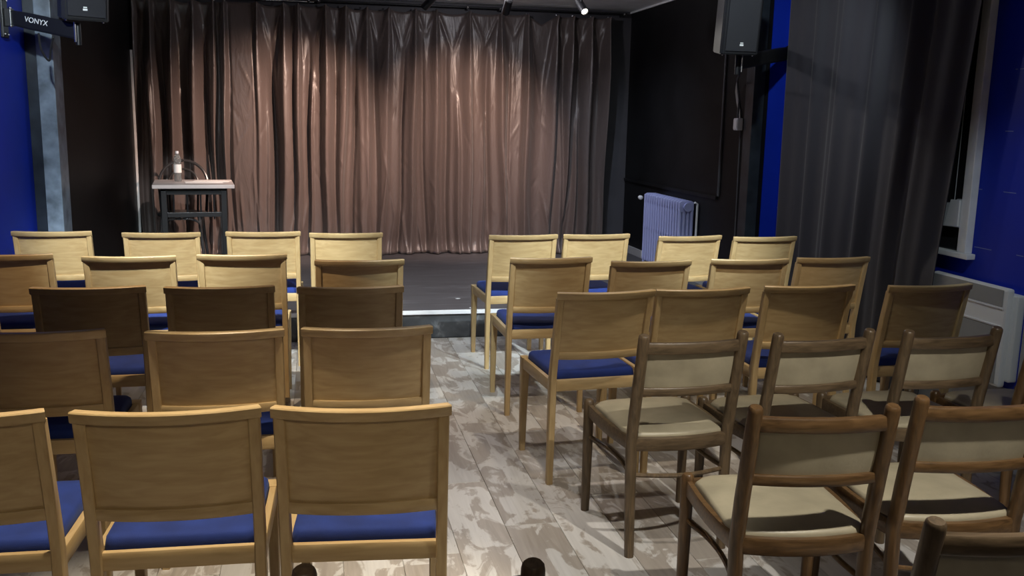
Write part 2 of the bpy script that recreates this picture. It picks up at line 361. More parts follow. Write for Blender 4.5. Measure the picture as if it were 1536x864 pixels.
# stage
st = empty('stage', (0, 0, 0)); struct(st, 'low dark stage with a white front edge', 'stage')
boxobj('deck', (UL, UR, VL, VB, ST - .03, ST), 'deck', st, .002)
boxobj('riser', (WL, WR, VL + .012, VL + .05, 0, ST - .03), 'riser', st)
boxobj('deck_wing', (WL, UL, VL, VR, ST - .03, ST), 'deck', st)
boxobj('deck_wing', (UR, WR, VL, VR, ST - .03, ST), 'deck', st)
boxobj('nosing', (WL, WR, VL - .004, VL + .022, ST - .024, ST + .002), 'nosing', st, .002)
for i, (x, y, s) in enumerate(((1.08, 6.43, .014), (.62, 8.2, .02), (.62, 7.55, .016), (1.03, 6.78, .012))):
    bm = B(); lathe(bm, [(s, 0), (s * .8, .0015), (.001, .002)], seg=9); m_ = obj('scuff', bm, 'gum', st, loc=(x, y, ST)); m_.scale = (1.6, 1, 1)

# ------------------------------------------------------------------ window, right wall
def window():
    w_ = empty('window_1', (WR, 5.25, 0)); struct(w_, 'curtained window with white frame in the blue right wall', 'window')
    y0, y1, z0, z1 = -.955, .85, .87, 2.4
    boxobj('pane', (-.012, -.004, y0 + .06, y1 - .06, z0, z1), 'dark_glass', w_)
    boxobj('jamb', (-.045, 0, y0, y0 + .065, z0, z1), 'white', w_, .004)
    boxobj('jamb', (-.045, 0, y1 - .065, y1, z0, z1), 'white', w_, .004)
    boxobj('head', (-.045, 0, y0, y1, z1, z1 + .065), 'white', w_, .004)
    boxobj('sill', (-.055, 0, y0 - .03, y1 + .03, z0 - .03, z0), 'white', w_, .006)
window()
# folded grey plastic at the window
bp_ = empty('blind_housing', (WR - .03, 4.43, 1.0)); tag(bp_, 'grey plastic blind housing at the window above the sill', 'blind')
bm = B(); rings(bm, [[(x, yy, zz) for yy, zz in ((-.075, .0), (.065, -.005), (.08, .03), (.075, .11), (.06, .125), (-.02, .125), (-.03, .15), (-.075, .15))] for x in (-.02, .022)]); bmesh.ops.bevel(bm, geom=bm.edges[:], offset=.004, segments=2, affect='EDGES')
obj('shell', bm, 'grey_plastic', bp_, True)
bm = B(); rings(bm, [[(x, yy, zz) for yy, zz in ((-.07, .005), (.035, .0), (.0, .145), (-.07, .145))] for x in (-.028, -.018)]); obj('flap', bm, 'offwhite', bp_)
bm = tube(B(), [(-.005, .0, .14), (-.005, .0, 1.2)], .0022, 6); obj('cord', bm, 'grey_plastic', bp_)

# window curtain
def window_curtain():
    ny, nz = 170, 44; z0, z1 = .012, 2.52
    ys = np.linspace(0, 1, ny); zs = np.linspace(0, 1, nz)
    S, Z = np.meshgrid(ys, zs)               # s=0 far end, 1 near end
    z = z0 + Z * (z1 - z0)
    far = 6.20 + .02 * Z
    near = np.interp(z, [0, .72, 1.4, 2.15, 2.52], [4.47, 4.43, 4.35, 4.26, 4.22])
    y = far + (near - far) * S
    ph = S * 2 * math.pi
    d = .020 * np.sin(ph * 6 + .6 * np.sin(ph * 1.3)) + .012 * np.sin(ph * 11 + 1.1) + .016 * np.sin(ph * 2.3 + 2) * (1.1 - .6 * Z)
    d += .012 * np.exp(-((S - .42) / .03) ** 2) - .02 * np.exp(-((S - .27) / .02) ** 2) * (.5 + .5 * Z)
    d += .006 * np.sin(Z * 22 + S * 30) * np.exp(-((S - .45) / .08) ** 2) * np.clip(.8 - Z, 0, 1)
    x = 3.285 - d + .012 * (1 - Z)
    x = np.minimum(x, 3.345 - .05 * np.clip((.95 - z) * 5, 0, 1) * (S > .8))
    return x, y, z
def grid_obj(name, x, y, z, mat, parent, thick=.004, nrm=(1, 0, 0)):
    nz, ny = x.shape
    vs_ = np.stack([x, y, z], -1).reshape(-1, 3)
    back = vs_ + np.array(nrm) * thick
    allv = np.concatenate([vs_, back]).tolist(); N = nz * ny; f = []
    for i in range(nz - 1):
        for j in range(ny - 1):
            a = i * ny + j; q = (a, a + 1, a + ny + 1, a + ny)
            f.append(q); f.append(tuple(N + t for t in q[::-1]))
    edge = [j for j in range(ny)] + [i * ny + ny - 1 for i in range(1, nz)] + [(nz - 1) * ny + j for j in range(ny - 2, -1, -1)] + [i * ny for i in range(nz - 2, 0, -1)]
    for a, b2 in zip(edge, edge[1:] + edge[:1]): f.append((b2, a, N + a, N + b2))
    me = bpy.data.meshes.new(name); me.from_pydata(allv, [], f); me.materials.append(M[mat]); me.update()
    for p in me.polygons: p.use_smooth = True
    o = bpy.data.objects.new(name, me); C.objects.link(o)
    if parent: o.parent = parent
    return o
wc = empty('window_curtain', (0, 0, 0)); tag(wc, 'floor-length charcoal blackout curtain hanging over the right-hand window', 'curtain')
grid_obj('drape', *window_curtain(), 'blackout', wc)
bm = tube(B(), [(3.29, 4.1, 2.535), (3.29, 6.3, 2.535)], .012, 10); obj('rail', bm, 'black_metal', wc, True)
for yy in (4.3, 6.15): bm = box(B(), 3.285, WR, yy - .01, yy + .01, 2.525, 2.55); obj('bracket', bm, 'black_metal', wc)

# ------------------------------------------------------------------ stage curtain
RODZ, RODV = 2.558, 9.19
def ix(px): return float(np.interp(px, [205, 465, 660, 928], [-1.576, -.018, 1.208, 3.013]))
hooks_px = [206, 232, 262, 292, 322, 338, 385, 425, 447, 487, 517, 548, 580, 620, 652, 700, 745, 783, 828, 852, 880, 906]
hooks = [ix(p) for p in hooks_px]
sags = [.02, .02, .03, .02, .012, .006, .03, .012, .02, .022, .03, .028, .03, .012, .03, .022, .012, .095, .014, .012, .01]
def stage_curtain():
    rn = random.Random(11)
    nx, nz = 760, 90; u0, u1 = hooks[0], hooks[-1]
    U, T = np.meshgrid(np.linspace(u0, u1, nx), np.linspace(0, 1, nz))    # T=1 at the top
    low = 1 - T
    d = np.zeros_like(U)
    def fold(c, wl, wr, hgt):      # rounded on one flank, steep on the other
        t = U - c; return hgt * np.where(t < 0, np.exp(-(t / wl) ** 2), np.exp(-(t / wr) ** 2))
    for i, h in enumerate(hooks):
        dr = rn.uniform(-.09, .09); c = h + dr * low ** 1.4
        side = rn.random() < .5; w1, w2 = rn.uniform(.05, .085), rn.uniform(.018, .035)
        g = np.minimum(1, .35 + low * 2.5)
        d += fold(c, (w1 if side else w2) * g, (w2 if side else w1) * g, rn.uniform(.09, .16) * (1 - .3 * low) * (.55 + .45 * np.minimum(1, low * 5)))
    for i in range(len(hooks) - 1):
        a, b2 = hooks[i], hooks[i + 1]; g = b2 - a
        if 338 == hooks_px[i]: # one broad flat width of cloth
            d += .075 * np.clip(np.minimum((U - a) / .05, (b2 - U) / .05), 0, 1) * np.minimum(1, low * 5)
            continue
        st_ = .03 + sags[i] * 3 + rn.uniform(0, .2)
        if rn.random() < .7:
            c = a + g * rn.uniform(.35, .65) + rn.uniform(-.08, .08) * low
            d += np.clip((low - st_) * 4, 0, 1) * fold(c, rn.uniform(.015, .03), rn.uniform(.015, .03), rn.uniform(.03, .07))
        # creases running from each hook down to the middle of the swag
        vlen = .06 + sags[i] * 3.4
        for e0, sg in ((a, 1), (b2, -1)):
            t = np.clip(low / vlen, 0, 1); c = e0 + sg * g * .5 * t ** .8
            d += .018 * np.exp(-((U - c) / .018) ** 2) * (1 - t ** 2) * (low < vlen)
    # deep narrow valleys between the hooks
    for i in range(len(hooks) - 1):
        a, b2 = hooks[i], hooks[i + 1]
        if hooks_px[i] in (338,) or i == 17: continue
        c = a + (b2 - a) * rn.uniform(.3, .7) + rn.uniform(-.07, .07) * low ** 1.3
        wv = rn.uniform(.016, .034)
        d -= np.clip((low - .05 - sags[i] * 2) * 4, 0, 1) * (1 - .35 * low) * fold(c, wv * 1.3, wv * .8, rn.uniform(.05, .10))
    # slow waves, crumpling towards the hem
    d += .03 * np.sin(U * 3.1 + 1) * low + .015 * np.sin(U * 9 + 2 * low)
    for q in range(34):
        c = rn.uniform(u0, u1); tl = rn.uniform(-.5, .5)
        z_on = rn.uniform(.5, .88); cc = c + tl * (low - z_on)
        d += rn.uniform(.008, .022) * np.clip((low - z_on) * 8, 0, 1) * np.exp(-((U - cc) / .014) ** 2)
    for q in range(170):  # small crumples
        c = rn.uniform(u0, u1); t0 = 1 - rn.random() ** .6 * .95; tl = rn.uniform(-1.6, 1.6); L = rn.uniform(.012, .05)
        s = (low - (1 - t0)); cc = c + tl * s
        d += rn.choice((-1, 1)) * rn.uniform(.003, .009) * np.exp(-((U - cc) / .011) ** 2) * np.exp(-(s / L) ** 2)
    # hem spreads on to the boards
    hem = np.clip((low - .94) / .06, 0, 1)
    y = RODV - .03 - np.maximum(d, -.09) - .06 * hem ** 2 - .015 * np.sin(U * 14 + 3 * np.sin(U * 5)) * hem
    sag = np.zeros(nx)
    uu = U[0]
    for i in range(len(hooks) - 1):
        a, b2 = hooks[i], hooks[i + 1]; t = (uu - a) / (b2 - a); mk = (t >= 0) & (t <= 1)
        sh = np.where(i == 17, 1 - np.abs(2 * t - 1), 4 * t * (1 - t))
        sag[mk] = (sags[i] * sh)[mk]
    top = RODZ - .035 - sag
    zb = ST + .006
    z = zb + (top[None, :] - zb) * T
    # the swag pulls the cloth together under the hooks
    z = np.maximum(z, zb + .0)
    return U + .012 * np.sin(T * 9 + U * 7) * low, y, z
sc = empty('stage_curtain', (0, 0, ST)); tag(sc, 'wide dark taupe satin curtain in folds across the back of the stage', 'curtain')
x_, y_, z_ = stage_curtain(); grid_obj('drape', x_, y_, z_ - ST, 'satin', sc, nrm=(0, 1, 0))
for h in hooks:
    bm = B(); bmesh.ops.create_uvsphere(bm, u_segments=8, v_segments=6, radius=.009); obj('hook', bm, 'steel', sc, True, loc=(h, RODV - .012, RODZ - .03 - ST))
rod = empty('curtain_rod', (0, RODV, RODZ)); tag(rod, 'thin metal rod along the top of the stage curtain', 'curtain rod')
bm = tube(B(), [(UL + .02, 0, -.004), (.02, 0, -.004)], .008, 10); obj('rod', bm, 'steel', rod, True)
bm = tube(B(), [(-.04, -.02, .004), (3.06, -.02, .012)], .009, 10); obj('rod', bm, 'black_metal', rod, True)
for xx in (-.03, .06, 1.46, 1.78, 3.03):
    bm = box(B(), xx - .012, xx + .012, -.03, VB - RODV, -.012, .02, .002); o_ = obj('bracket', bm, 'black_metal', rod)
    bm = B(); bmesh.ops.create_uvsphere(bm, u_segments=10, v_segments=8, radius=.011); obj('knob', bm, 'steel', o_, True, loc=(xx, -.036, .006))

# ------------------------------------------------------------------ stage lamps
def lamp(name, loc, tgt, label, power, col, size, lit):
    t = empty(name, (loc[0], loc[1], CZ - .014)); tag(t, label, 'spotlight', 'spotlights over the stage')
    bm = lathe(B(), [(.03, -.02), (.03, 0)]); obj('mount', bm, 'black_metal', t, True)
    dz = loc[2] - CZ + .014
    bm = tube(B(), [(0, 0, -.01), (0, 0, dz + .03)], .008, 8); obj('stem', bm, 'black_metal', t, True)
    d = (Vector(tgt) - Vector(loc)).normalized()
    bm = B(); q = d.to_track_quat('Z', 'Y').to_matrix().to_4x4()
    lathe(bm, [(.018, -.075), (.03, -.07), (.031, .075), (.027, .075), (.026, .06)], seg=20)
    bmesh.ops.transform(bm, matrix=Matrix.Translation((0, 0, dz)) @ q, verts=bm.verts); obj('head', bm, 'black', t, True)
    bm = lathe(B(), [(.025, .061), (.025, .066), (.012, .069), (.001, .07)], seg=20)
    bmesh.ops.transform(bm, matrix=Matrix.Translation((0, 0, dz)) @ q, verts=bm.verts); obj('lens', bm, 'lens' if lit else 'offwhite', t, True)
    p = Vector(loc) + d * .085
    spot('stage_lamp', p, tgt, power, col, size, 1, .02)
PINK = (1, .69, .54)
lamp('stage_spotlight', (.872, 7.3, 2.385), (-.38, 9.15, 1.02), 'black tube spotlight at the picture top, leftmost of the three over the stage', 520, PINK, 64, False)
lamp('stage_spotlight', (1.47, 7.3, 2.375), (1.42, 9.15, 1.15), 'black tube spotlight hanging over the middle of the stage, between two others', 320, PINK, 66, False)
lamp('stage_spotlight', (2.06, 7.3, 2.40), (2.28, 6.3, 1.55), 'black tube spotlight with lit lens, rightmost of the three over the stage', 45, WHITE, 70, True)

# ------------------------------------------------------------------ speakers
def speaker(loc, rz, label, logo_off):
    t = empty('speaker', loc, rz); t.rotation_euler = (R(7), 0, rz); tag(t, label, 'speaker', 'wall mounted loudspeakers')
    # front faces -Y in local space
    w2, h_, dp = .128, .44, .24
    bm = B(); sec = [(-w2, -dp / 2 + .02), (-w2 + .02, -dp / 2), (w2 - .02, -dp / 2), (w2, -dp / 2 + .02), (w2 * .72, dp / 2), (-w2 * .72, dp / 2)]
    rings(bm, [[(x, y, 0) for x, y in sec], [(x, y, h_) for x, y in sec]]); bmesh.ops.bevel(bm, geom=bm.edges[:], offset=.006, segments=2, affect='EDGES')
    obj('cabinet', bm, 'black', t)
    bm = box(B(), -w2 + .026, w2 - .026, -dp / 2 - .008, -dp / 2 + .002, .022, h_ - .02, .003); g = obj('grille', bm, 'grille', t)
    lx = logo_off
    boxobj('badge', (lx - .012, lx + .012, -dp / 2 - .010, -dp / 2 - .0082, .055, .066), 'logo', g, .002)
    boxobj('badge', (lx - .010, lx + .010, -dp / 2 - .010, -dp / 2 - .0082, .070, .076), 'logo', g, .001)
    for sx in (-.1, .1):
        bm = B(); bmesh.ops.create_uvsphere(bm, u_segments=8, v_segments=6, radius=.007); obj('screw', bm, 'steel', t, True, loc=(sx, -.08, -.003))
    return t
speaker((2.655, 5.78, 1.965), R(-3), 'black loudspeaker held out from the blue right wall beside the curtain', .0)
speaker((-1.30, 5.93, 2.032), R(28), 'black loudspeaker on the labelled bracket at the blue left wall', -.01)
def bracket(wall, plate, tip, label, text):
    t = empty('speaker_bracket', (0, 0, 0)); tag(t, label, 'bracket', 'loudspeaker wall brackets')
    s = 1 if wall > 0 else -1
    px_, py_, pz_ = plate
    x0, x1 = sorted((px_, px_ - s * .016)); pl = boxobj('wall_plate', (x0, x1, py_ - .05, py_ + .05, pz_ - .115, pz_ + .115), 'black_metal', t, .003)
    for yy, zz in ((-.032, -.095), (.032, -.095), (-.032, .095), (.032, .095)):
        bm = B(); bmesh.ops.create_uvsphere(bm, u_segments=8, v_segments=6, radius=.006); obj('bolt', bm, 'steel', pl, True, loc=(px_ - s * .018, py_ + yy, pz_ + zz))
    a = Vector((px_ - s * .05, py_, pz_)); b2 = Vector(tip)
    bm = box(B(), *sorted((px_ - s * .016, px_ - s * .06)), py_ - .02, py_ + .02, pz_ - .05, pz_ + .05, .003); h_ = obj('hinge', bm, 'black_metal', t)
    bm = tube(B(), [(px_ - s * .05, py_ - .024, pz_ - .05), (px_ - s * .05, py_ - .024, pz_ + .05)], .004, 8); obj('pin', bm, 'steel', h_, True)
    for zz in (-.05, .05):
        bm = B(); bmesh.ops.create_uvsphere(bm, u_segments=8, v_segments=6, radius=.009); obj('pin_head', bm, 'steel', h_, True, loc=(px_ - s * .05, py_ - .024, pz_ + zz))
    d = (b2 - a); L = d.length; dn = d.normalized(); nrm = Vector((-dn.y, dn.x, 0)).normalized()
    if nrm.y > 0: nrm = -nrm                      # towards the audience
    up = Vector((0, 0, 1))
    bm = bar(B(), [(a, nrm * .018, up * .042), (a + dn * .12, nrm * .022, up * .047), (b2, nrm * .022, up * .045)]); arm = obj('arm', bm, 'black_metal', t)
    bm = tube(B(), [b2 + Vector((0, 0, -.075)), b2 + Vector((0, 0, .049))], .017, 12); obj('post', bm, 'black_metal', t, True)
    bm = tube(B(), [b2 + nrm * .03 + Vector((0, 0, -.06)), b2 + nrm * .03 + Vector((0, 0, .05))], .006, 8); obj('bolt_rod', bm, 'steel', t, True)
    if text:
        cu = bpy.data.curves.new('lettering', 'FONT'); cu.body = text; cu.size = .042; cu.extrude = .001; cu.align_x = 'CENTER'; cu.align_y = 'CENTER'; cu.space_character = 1.02
        tmp = bpy.data.objects.new('tmp', cu); C.objects.link(tmp)
        me = bpy.data.meshes.new_from_object(tmp.evaluated_get(bpy.context.evaluated_depsgraph_get()))
        bpy.data.objects.remove(tmp); me.materials.clear(); me.materials.append(M['logo'])
        o = bpy.data.objects.new('lettering', me); C.objects.link(o); o.parent = arm
        c = a + dn * (.178) + nrm * .0245 + up * .008
        xax = dn if dn.x > 0 else -dn
        nz_ = xax.cross(up).normalized(); mt = Matrix((xax, nz_.cross(xax), nz_)).transposed().to_4x4(); mt.translation = c
        o.matrix_world = mt; o.scale = (1.0, 1, 1)
        o['label'] = 'white lettering on the arm'
    return t
bracket(1, (WR, 6.36, 2.03), (2.70, 5.80, 1.912), 'black folding wall bracket under the right-hand loudspeaker', None)
bracket(-1, (WL, 6.06, 2.04), (-1.31, 5.90, 1.962), 'black folding wall bracket with white lettering at the left wall', 'VONYX')
def cable(name, pts, r, label, mat='rubber'):
    o = obj(name, tube(B(), pts, r, 8), mat, None, True); tag(o, label, 'cable'); return o
def smooth_path(ps, n=8):
    ps = [Vector(p) for p in ps]; out = []
    for i in range(len(ps) - 1):
        p0, p1, p2, p3 = ps[max(i - 1, 0)], ps[i], ps[i + 1], ps[min(i + 2, len(ps) - 1)]
        for k in range(n):
            t = k / n; out.append(.5 * ((2 * p1) + (p2 - p0) * t + (2 * p0 - 5 * p1 + 4 * p2 - p3) * t * t + (3 * p1 - p0 - 3 * p2 + p3) * t ** 3))
    return out + [ps[-1]]
cable('speaker_cable', smooth_path([(-1.52, 5.90, 1.945), (-1.525, 5.95, 1.86), (-1.50, 6.0, 1.80), (-1.475, 5.95, 1.86), (-1.44, 5.88, 1.925)]), .006, 'black cable looping below the left loudspeaker bracket')
wb = empty('wall_box', (UR - .003, 6.635, 1.517)); tag(wb, 'small white connection box on the black wall under the cables', 'box')
boxobj('box', (-.045, 0, -.035, .035, -.045, .045), 'offwhite', wb, .006); boxobj('cover', (-.049, -.045, -.028, .028, -.036, .036), 'offwhite', wb, .001)
cable('wall_cable', smooth_path([(2.74, 5.9, 1.93), (2.95, 6.3, 1.87), (3.09, 6.62, 1.83), (3.12, 6.64, 1.70), (3.115, 6.63, 1.562)]), .007, 'grey cable dropping from the right loudspeaker to the white box', 'back_wall')
bm = B(); rings(bm, [[(UR - .012, yy - w_, zz), (UR - .012, yy + w_, zz), (UR - .004, yy + w_, zz), (UR - .004, yy - w_, zz)] for yy, w_, zz in ((6.74, .003, 1.83), (6.735, .016, 1.76), (6.70, .02, 1.68), (6.655, .012, 1.60), (6.645, .008, 1.56))])
tag(obj('cable_tie_strap', bm, 'heater_dark', None), 'grey strap end sticking up beside the cable above the white box', 'strap')
tag(obj('wall_conduit', tube(B(), [(UR - .012, 6.95, .95), (UR - .012, 6.95, 2.6)], .010, 8), 'back_wall', None, True), 'thin dark conduit running up the black wall right of the stage', 'conduit')
tag(obj('wall_conduit', tube(B(), [(UR - .008, 6.60, .2), (UR - .008, 6.63, 1.47)], .005, 6), 'back_wall', None, True), 'thin cable running down the black wall below the white box', 'cable')

# ------------------------------------------------------------------ radiator on the stage
rad = empty('column_radiator', (UR - .165, 7.36, ST)); tag(rad, 'lilac cast iron column radiator against the black stage wall', 'radiator')
proto = None
def column_mesh():
    bm = B(); zt = .685; d_ = .14
    for i in range(4):
        xx = .017 + i * (d_ - .034) / 3
        tube(bm, [(xx, 0, .06), (xx, 0, .085), (xx, 0, zt - .1), (xx, 0, zt - .07)], [.014, .0155, .0155, .014], 8)
    for z0, z1 in ((.05, .10), (zt - .10, zt - .005), (.34, .385)):
        bar(bm, [((.006, 0, (z0 + z1) / 2), (0, .015, 0), (0, 0, (z1 - z0) / 2 - .012)), ((.03, 0, (z0 + z1) / 2), (0, .018, 0), (0, 0, (z1 - z0) / 2)), ((d_ - .03, 0, (z0 + z1) / 2), (0, .018, 0), (0, 0, (z1 - z0) / 2)), ((d_ - .006, 0, (z0 + z1) / 2), (0, .015, 0), (0, 0, (z1 - z0) / 2 - .012))])
    return bm
for i in range(15):
    if proto is None: proto = obj('column', column_mesh(), 'lilac', rad, True, loc=(0, .03, 0)); p = proto
    else: p = proto.copy(); C.objects.link(p); p.location = (0, .03 + i * .06, 0)
for zz in (.63, .075):
    bm = B(); tube(bm, [(.07, -.012, zz), (.07, .9, zz)], .024, 14)
    tube(bm, [(.07, -.018, zz), (.07, -.002, zz)], .036, 18); obj('hub', bm, 'lilac', rad, True)
for yy in (.03, .87):
    for xx in (.02, .12): bm = tube(B(), [(xx, yy, 0), (xx, yy, .07)], [.018, .012], 8); obj('foot', bm, 'lilac', rad, True)
bm = tube(B(), [(.145, -.03, 0), (.145, -.03, .66), (.12, -.03, .67)], .009, 8); obj('pipe', bm, 'offwhite', rad, True)
bm = B(); lathe(bm, [(.012, -.02), (.02, -.015), (.02, .015), (.012, .02)], seg=12); bmesh.ops.transform(bm, matrix=Matrix.Rotation(R(90), 4, 'X'), verts=bm.verts); obj('valve', bm, 'offwhite', rad, True, loc=(-.01, .945, .63))
bm = tube(B(), [(.06, .90, .075), (.06, .97, .075), (.06, .97, 0)], .011, 8); obj('pipe', bm, 'offwhite', rad, True)
bm = lathe(B(), [(.02, 0), (.024, .01), (.024, .06), (.018, .075)], seg=14); obj('valve', bm, 'offwhite', rad, True, loc=(.06, .985, .05))

# ------------------------------------------------------------------ panel heater
ht = empty('panel_heater', (WR, 4.19, .25)); tag(ht, 'white electric panel heater on the blue wall beside the curtain', 'heater')
boxobj('back_casing', (-.05, -.0, -.315, .27, .03, .47), 'heater_white', ht, .01)
boxobj('front_panel', (-.085, -.045, -.29, .29, 0, .50), 'heater_white', ht, .014)
boxobj('grille', (-.088, -.084, -.262, .282, .405, .49), 'heater_dark', ht, .002)
boxobj('grille', (-.0875, -.084, -.262, .282, .015, .30), 'heater_dark', ht, .002)
boxobj('trim_line', (-.091, -.084, -.266, .284, .393, .402), 'offwhite', ht, .002)
boxobj('trim_line', (-.091, -.084, -.266, .284, .303, .312), 'offwhite', ht, .002)

# ------------------------------------------------------------------ table on the stage
tb = empty('side_table', (-1.01, 8.34, ST), R(7)); tag(tb, 'small black table with grey top at the left of the stage', 'table')
boxobj('table_top', (-.32, .32, -.33, .33, .715, .745), 'tabletop', tb, .004)
for sx in (-1, 1):
    for sy in (-1, 1): boxobj('leg', (sx * .235 - .022, sx * .235 + .022, sy * .25 - .022, sy * .25 + .022, 0, .69), 'black_metal', tb, .003)
for sy in (-1, 1):
    boxobj('apron', (-.26, .26, sy * .25 - .012, sy * .25 + .012, .66, .714), 'black_metal', tb, .002)
    if sy > 0: continue
    r_ = boxobj('cross_rail', (-.215, .215, sy * .25 - .014, sy * .25 + .014, .475, .515), 'black_metal', tb, .003)
    for i in range(4):
        bm = tube(B(), [(-.16 + i * .105, sy * .25, .455), (-.16 + i * .105, sy * .25, .66)], .007, 8); obj('spindle', bm, 'black_metal', r_, True)
for sx in (-1, 1): boxobj('apron', (sx * .235 - .012, sx * .235 + .012, -.25, .25, .66, .714), 'black_metal', tb, .002)
TT = ST + .745
bt = empty('water_bottle', (-1.145, 8.42, TT)); tag(bt, 'clear water bottle with pale label on the stage table', 'bottle')
bm = lathe(B(), [(.026, 0), (.03, .006), (.031, .02), (.028, .05), (.031, .07), (.031, .15), (.029, .165), (.033, .18), (.03, .20), (.018, .222), (.0125, .232), (.0125, .246)]); obj('body', bm, 'clear', bt, True)
bm = lathe(B(), [(.0322, .075), (.0322, .145)]); obj('label_band', bm, 'paper', bt, True)
bm = lathe(B(), [(.0145, .236), (.0145, .256), (.012, .258)]); obj('cap', bm, 'offwhite', bt, True)
for i, (x, y, a) in enumerate(((-.93, 8.35, 10), (-.87, 8.44, -4))):
    o = obj('sheet_of_paper', box(B(), -.15, .15, -.105, .105, 0, .002), 'paper', None, loc=(x, y, TT + i * .0022)); o.rotation_euler.z = R(a)
    tag(o, ('loose white paper sheet on the stage table next to the bottle', 'loose white paper sheet at the right end of the stage table')[i], 'paper', 'papers on the stage table')

# bentwood chair behind the table (front towards the audience = -Y)
bc = empty('bentwood_chair', (-1.14, 8.57, ST), R(2)); tag(bc, 'black bentwood chair with arched back behind the stage table', 'chair')
bm = B(); lathe(bm, [(.17, .435), (.205, .44), (.21, .455), (.205, .47), (.17, .468), (.001, .462)], seg=28); obj('seat', bm, 'bentwood', bc, True)
def arch(wd, top, yb, lean):
    ps = []
    for k in range(25):
        a = math.pi * k / 24; ps.append((wd * math.cos(a) * (1 if True else 0), yb + lean * math.sin(a), .70 + (top - .70) * math.sin(a)))
    return [(wd * .92, .15, .45)] + ps + [(-wd * .92, .15, .45)]
bm = tube(B(), smooth_path(arch(.205, .905, .19, .05), 3), .013, 8); bo = obj('back_hoop', bm, 'bentwood', bc, True)
bm = tube(B(), smooth_path(arch(.125, .83, .185, .04), 3), .010, 8); obj('inner_hoop', bm, 'bentwood', bo, True)
for sx in (-1, 1):
    bm = tube(B(), [(sx * .15, -.13, .45), (sx * .165, -.15, .25), (sx * .19, -.18, 0)], [.017, .015, .011], 10); obj('leg', bm, 'bentwood', bc, True)
    bm = tube(B(), [(sx * .15, .14, .45), (sx * .165, .16, .25), (sx * .19, .21, 0)], [.017, .015, .011], 10); obj('leg', bm, 'bentwood', bc, True)
# curved brace under the front of the seat
bm = tube(B(), smooth_path([(-.165, -.155, .30), (-.15, -.15, .385), (-.09, -.165, .42), (0, -.17, .425), (.09, -.165, .42), (.15, -.15, .385), (.165, -.155, .30)], 4), .010, 8); obj('brace', bm, 'bentwood', bc, True)

# ------------------------------------------------------------------ beech chairs
HT = .842; HW = .209; YT, YF, YL = -.278, .215, -.20
def back_y(z): return YL - (.078 * ((z - .44) / (HT - .44)) ** 1.1 if z > .44 else 0)
def bow(x, k=.040): return -k * (1 - (x / HW) ** 2)
def cushion(bm, outline, z0, z1, dome, er):
    n = len(outline); cx = sum(p[0] for p in outline) / n; cy = sum(p[1] for p in outline) / n
    def ring(s, z): return [(cx + (x - cx) * s, cy + (y - cy) * s, z) for x, y in outline]
    rings(bm, [ring(.97, z0), ring(1, z0 + er * .4), ring(1, z1 - er), ring(.985, z1 - er * .35), ring(.95, z1), ring(.75, z1 + dome * .55), ring(.45, z1 + dome * .9), ring(.12, z1 + dome)])
def rrect(x0, x1, y0, y1, r, k=5, flare=0):
    out = []
    for cx, cy, a0 in ((x1 - r, y1 - r, 0), (x0 + r, y1 - r, 90), (x0 + r, y0 + r, 180), (x1 - r, y0 + r, 270)):
        for i in range(k):
            a = R(a0 + 90 * i / (k - 1)); x = cx + r * math.cos(a); y = cy + r * math.sin(a)
            out.append((x * (1 + flare * (y - y0) / (y1 - y0)), y))
    return out
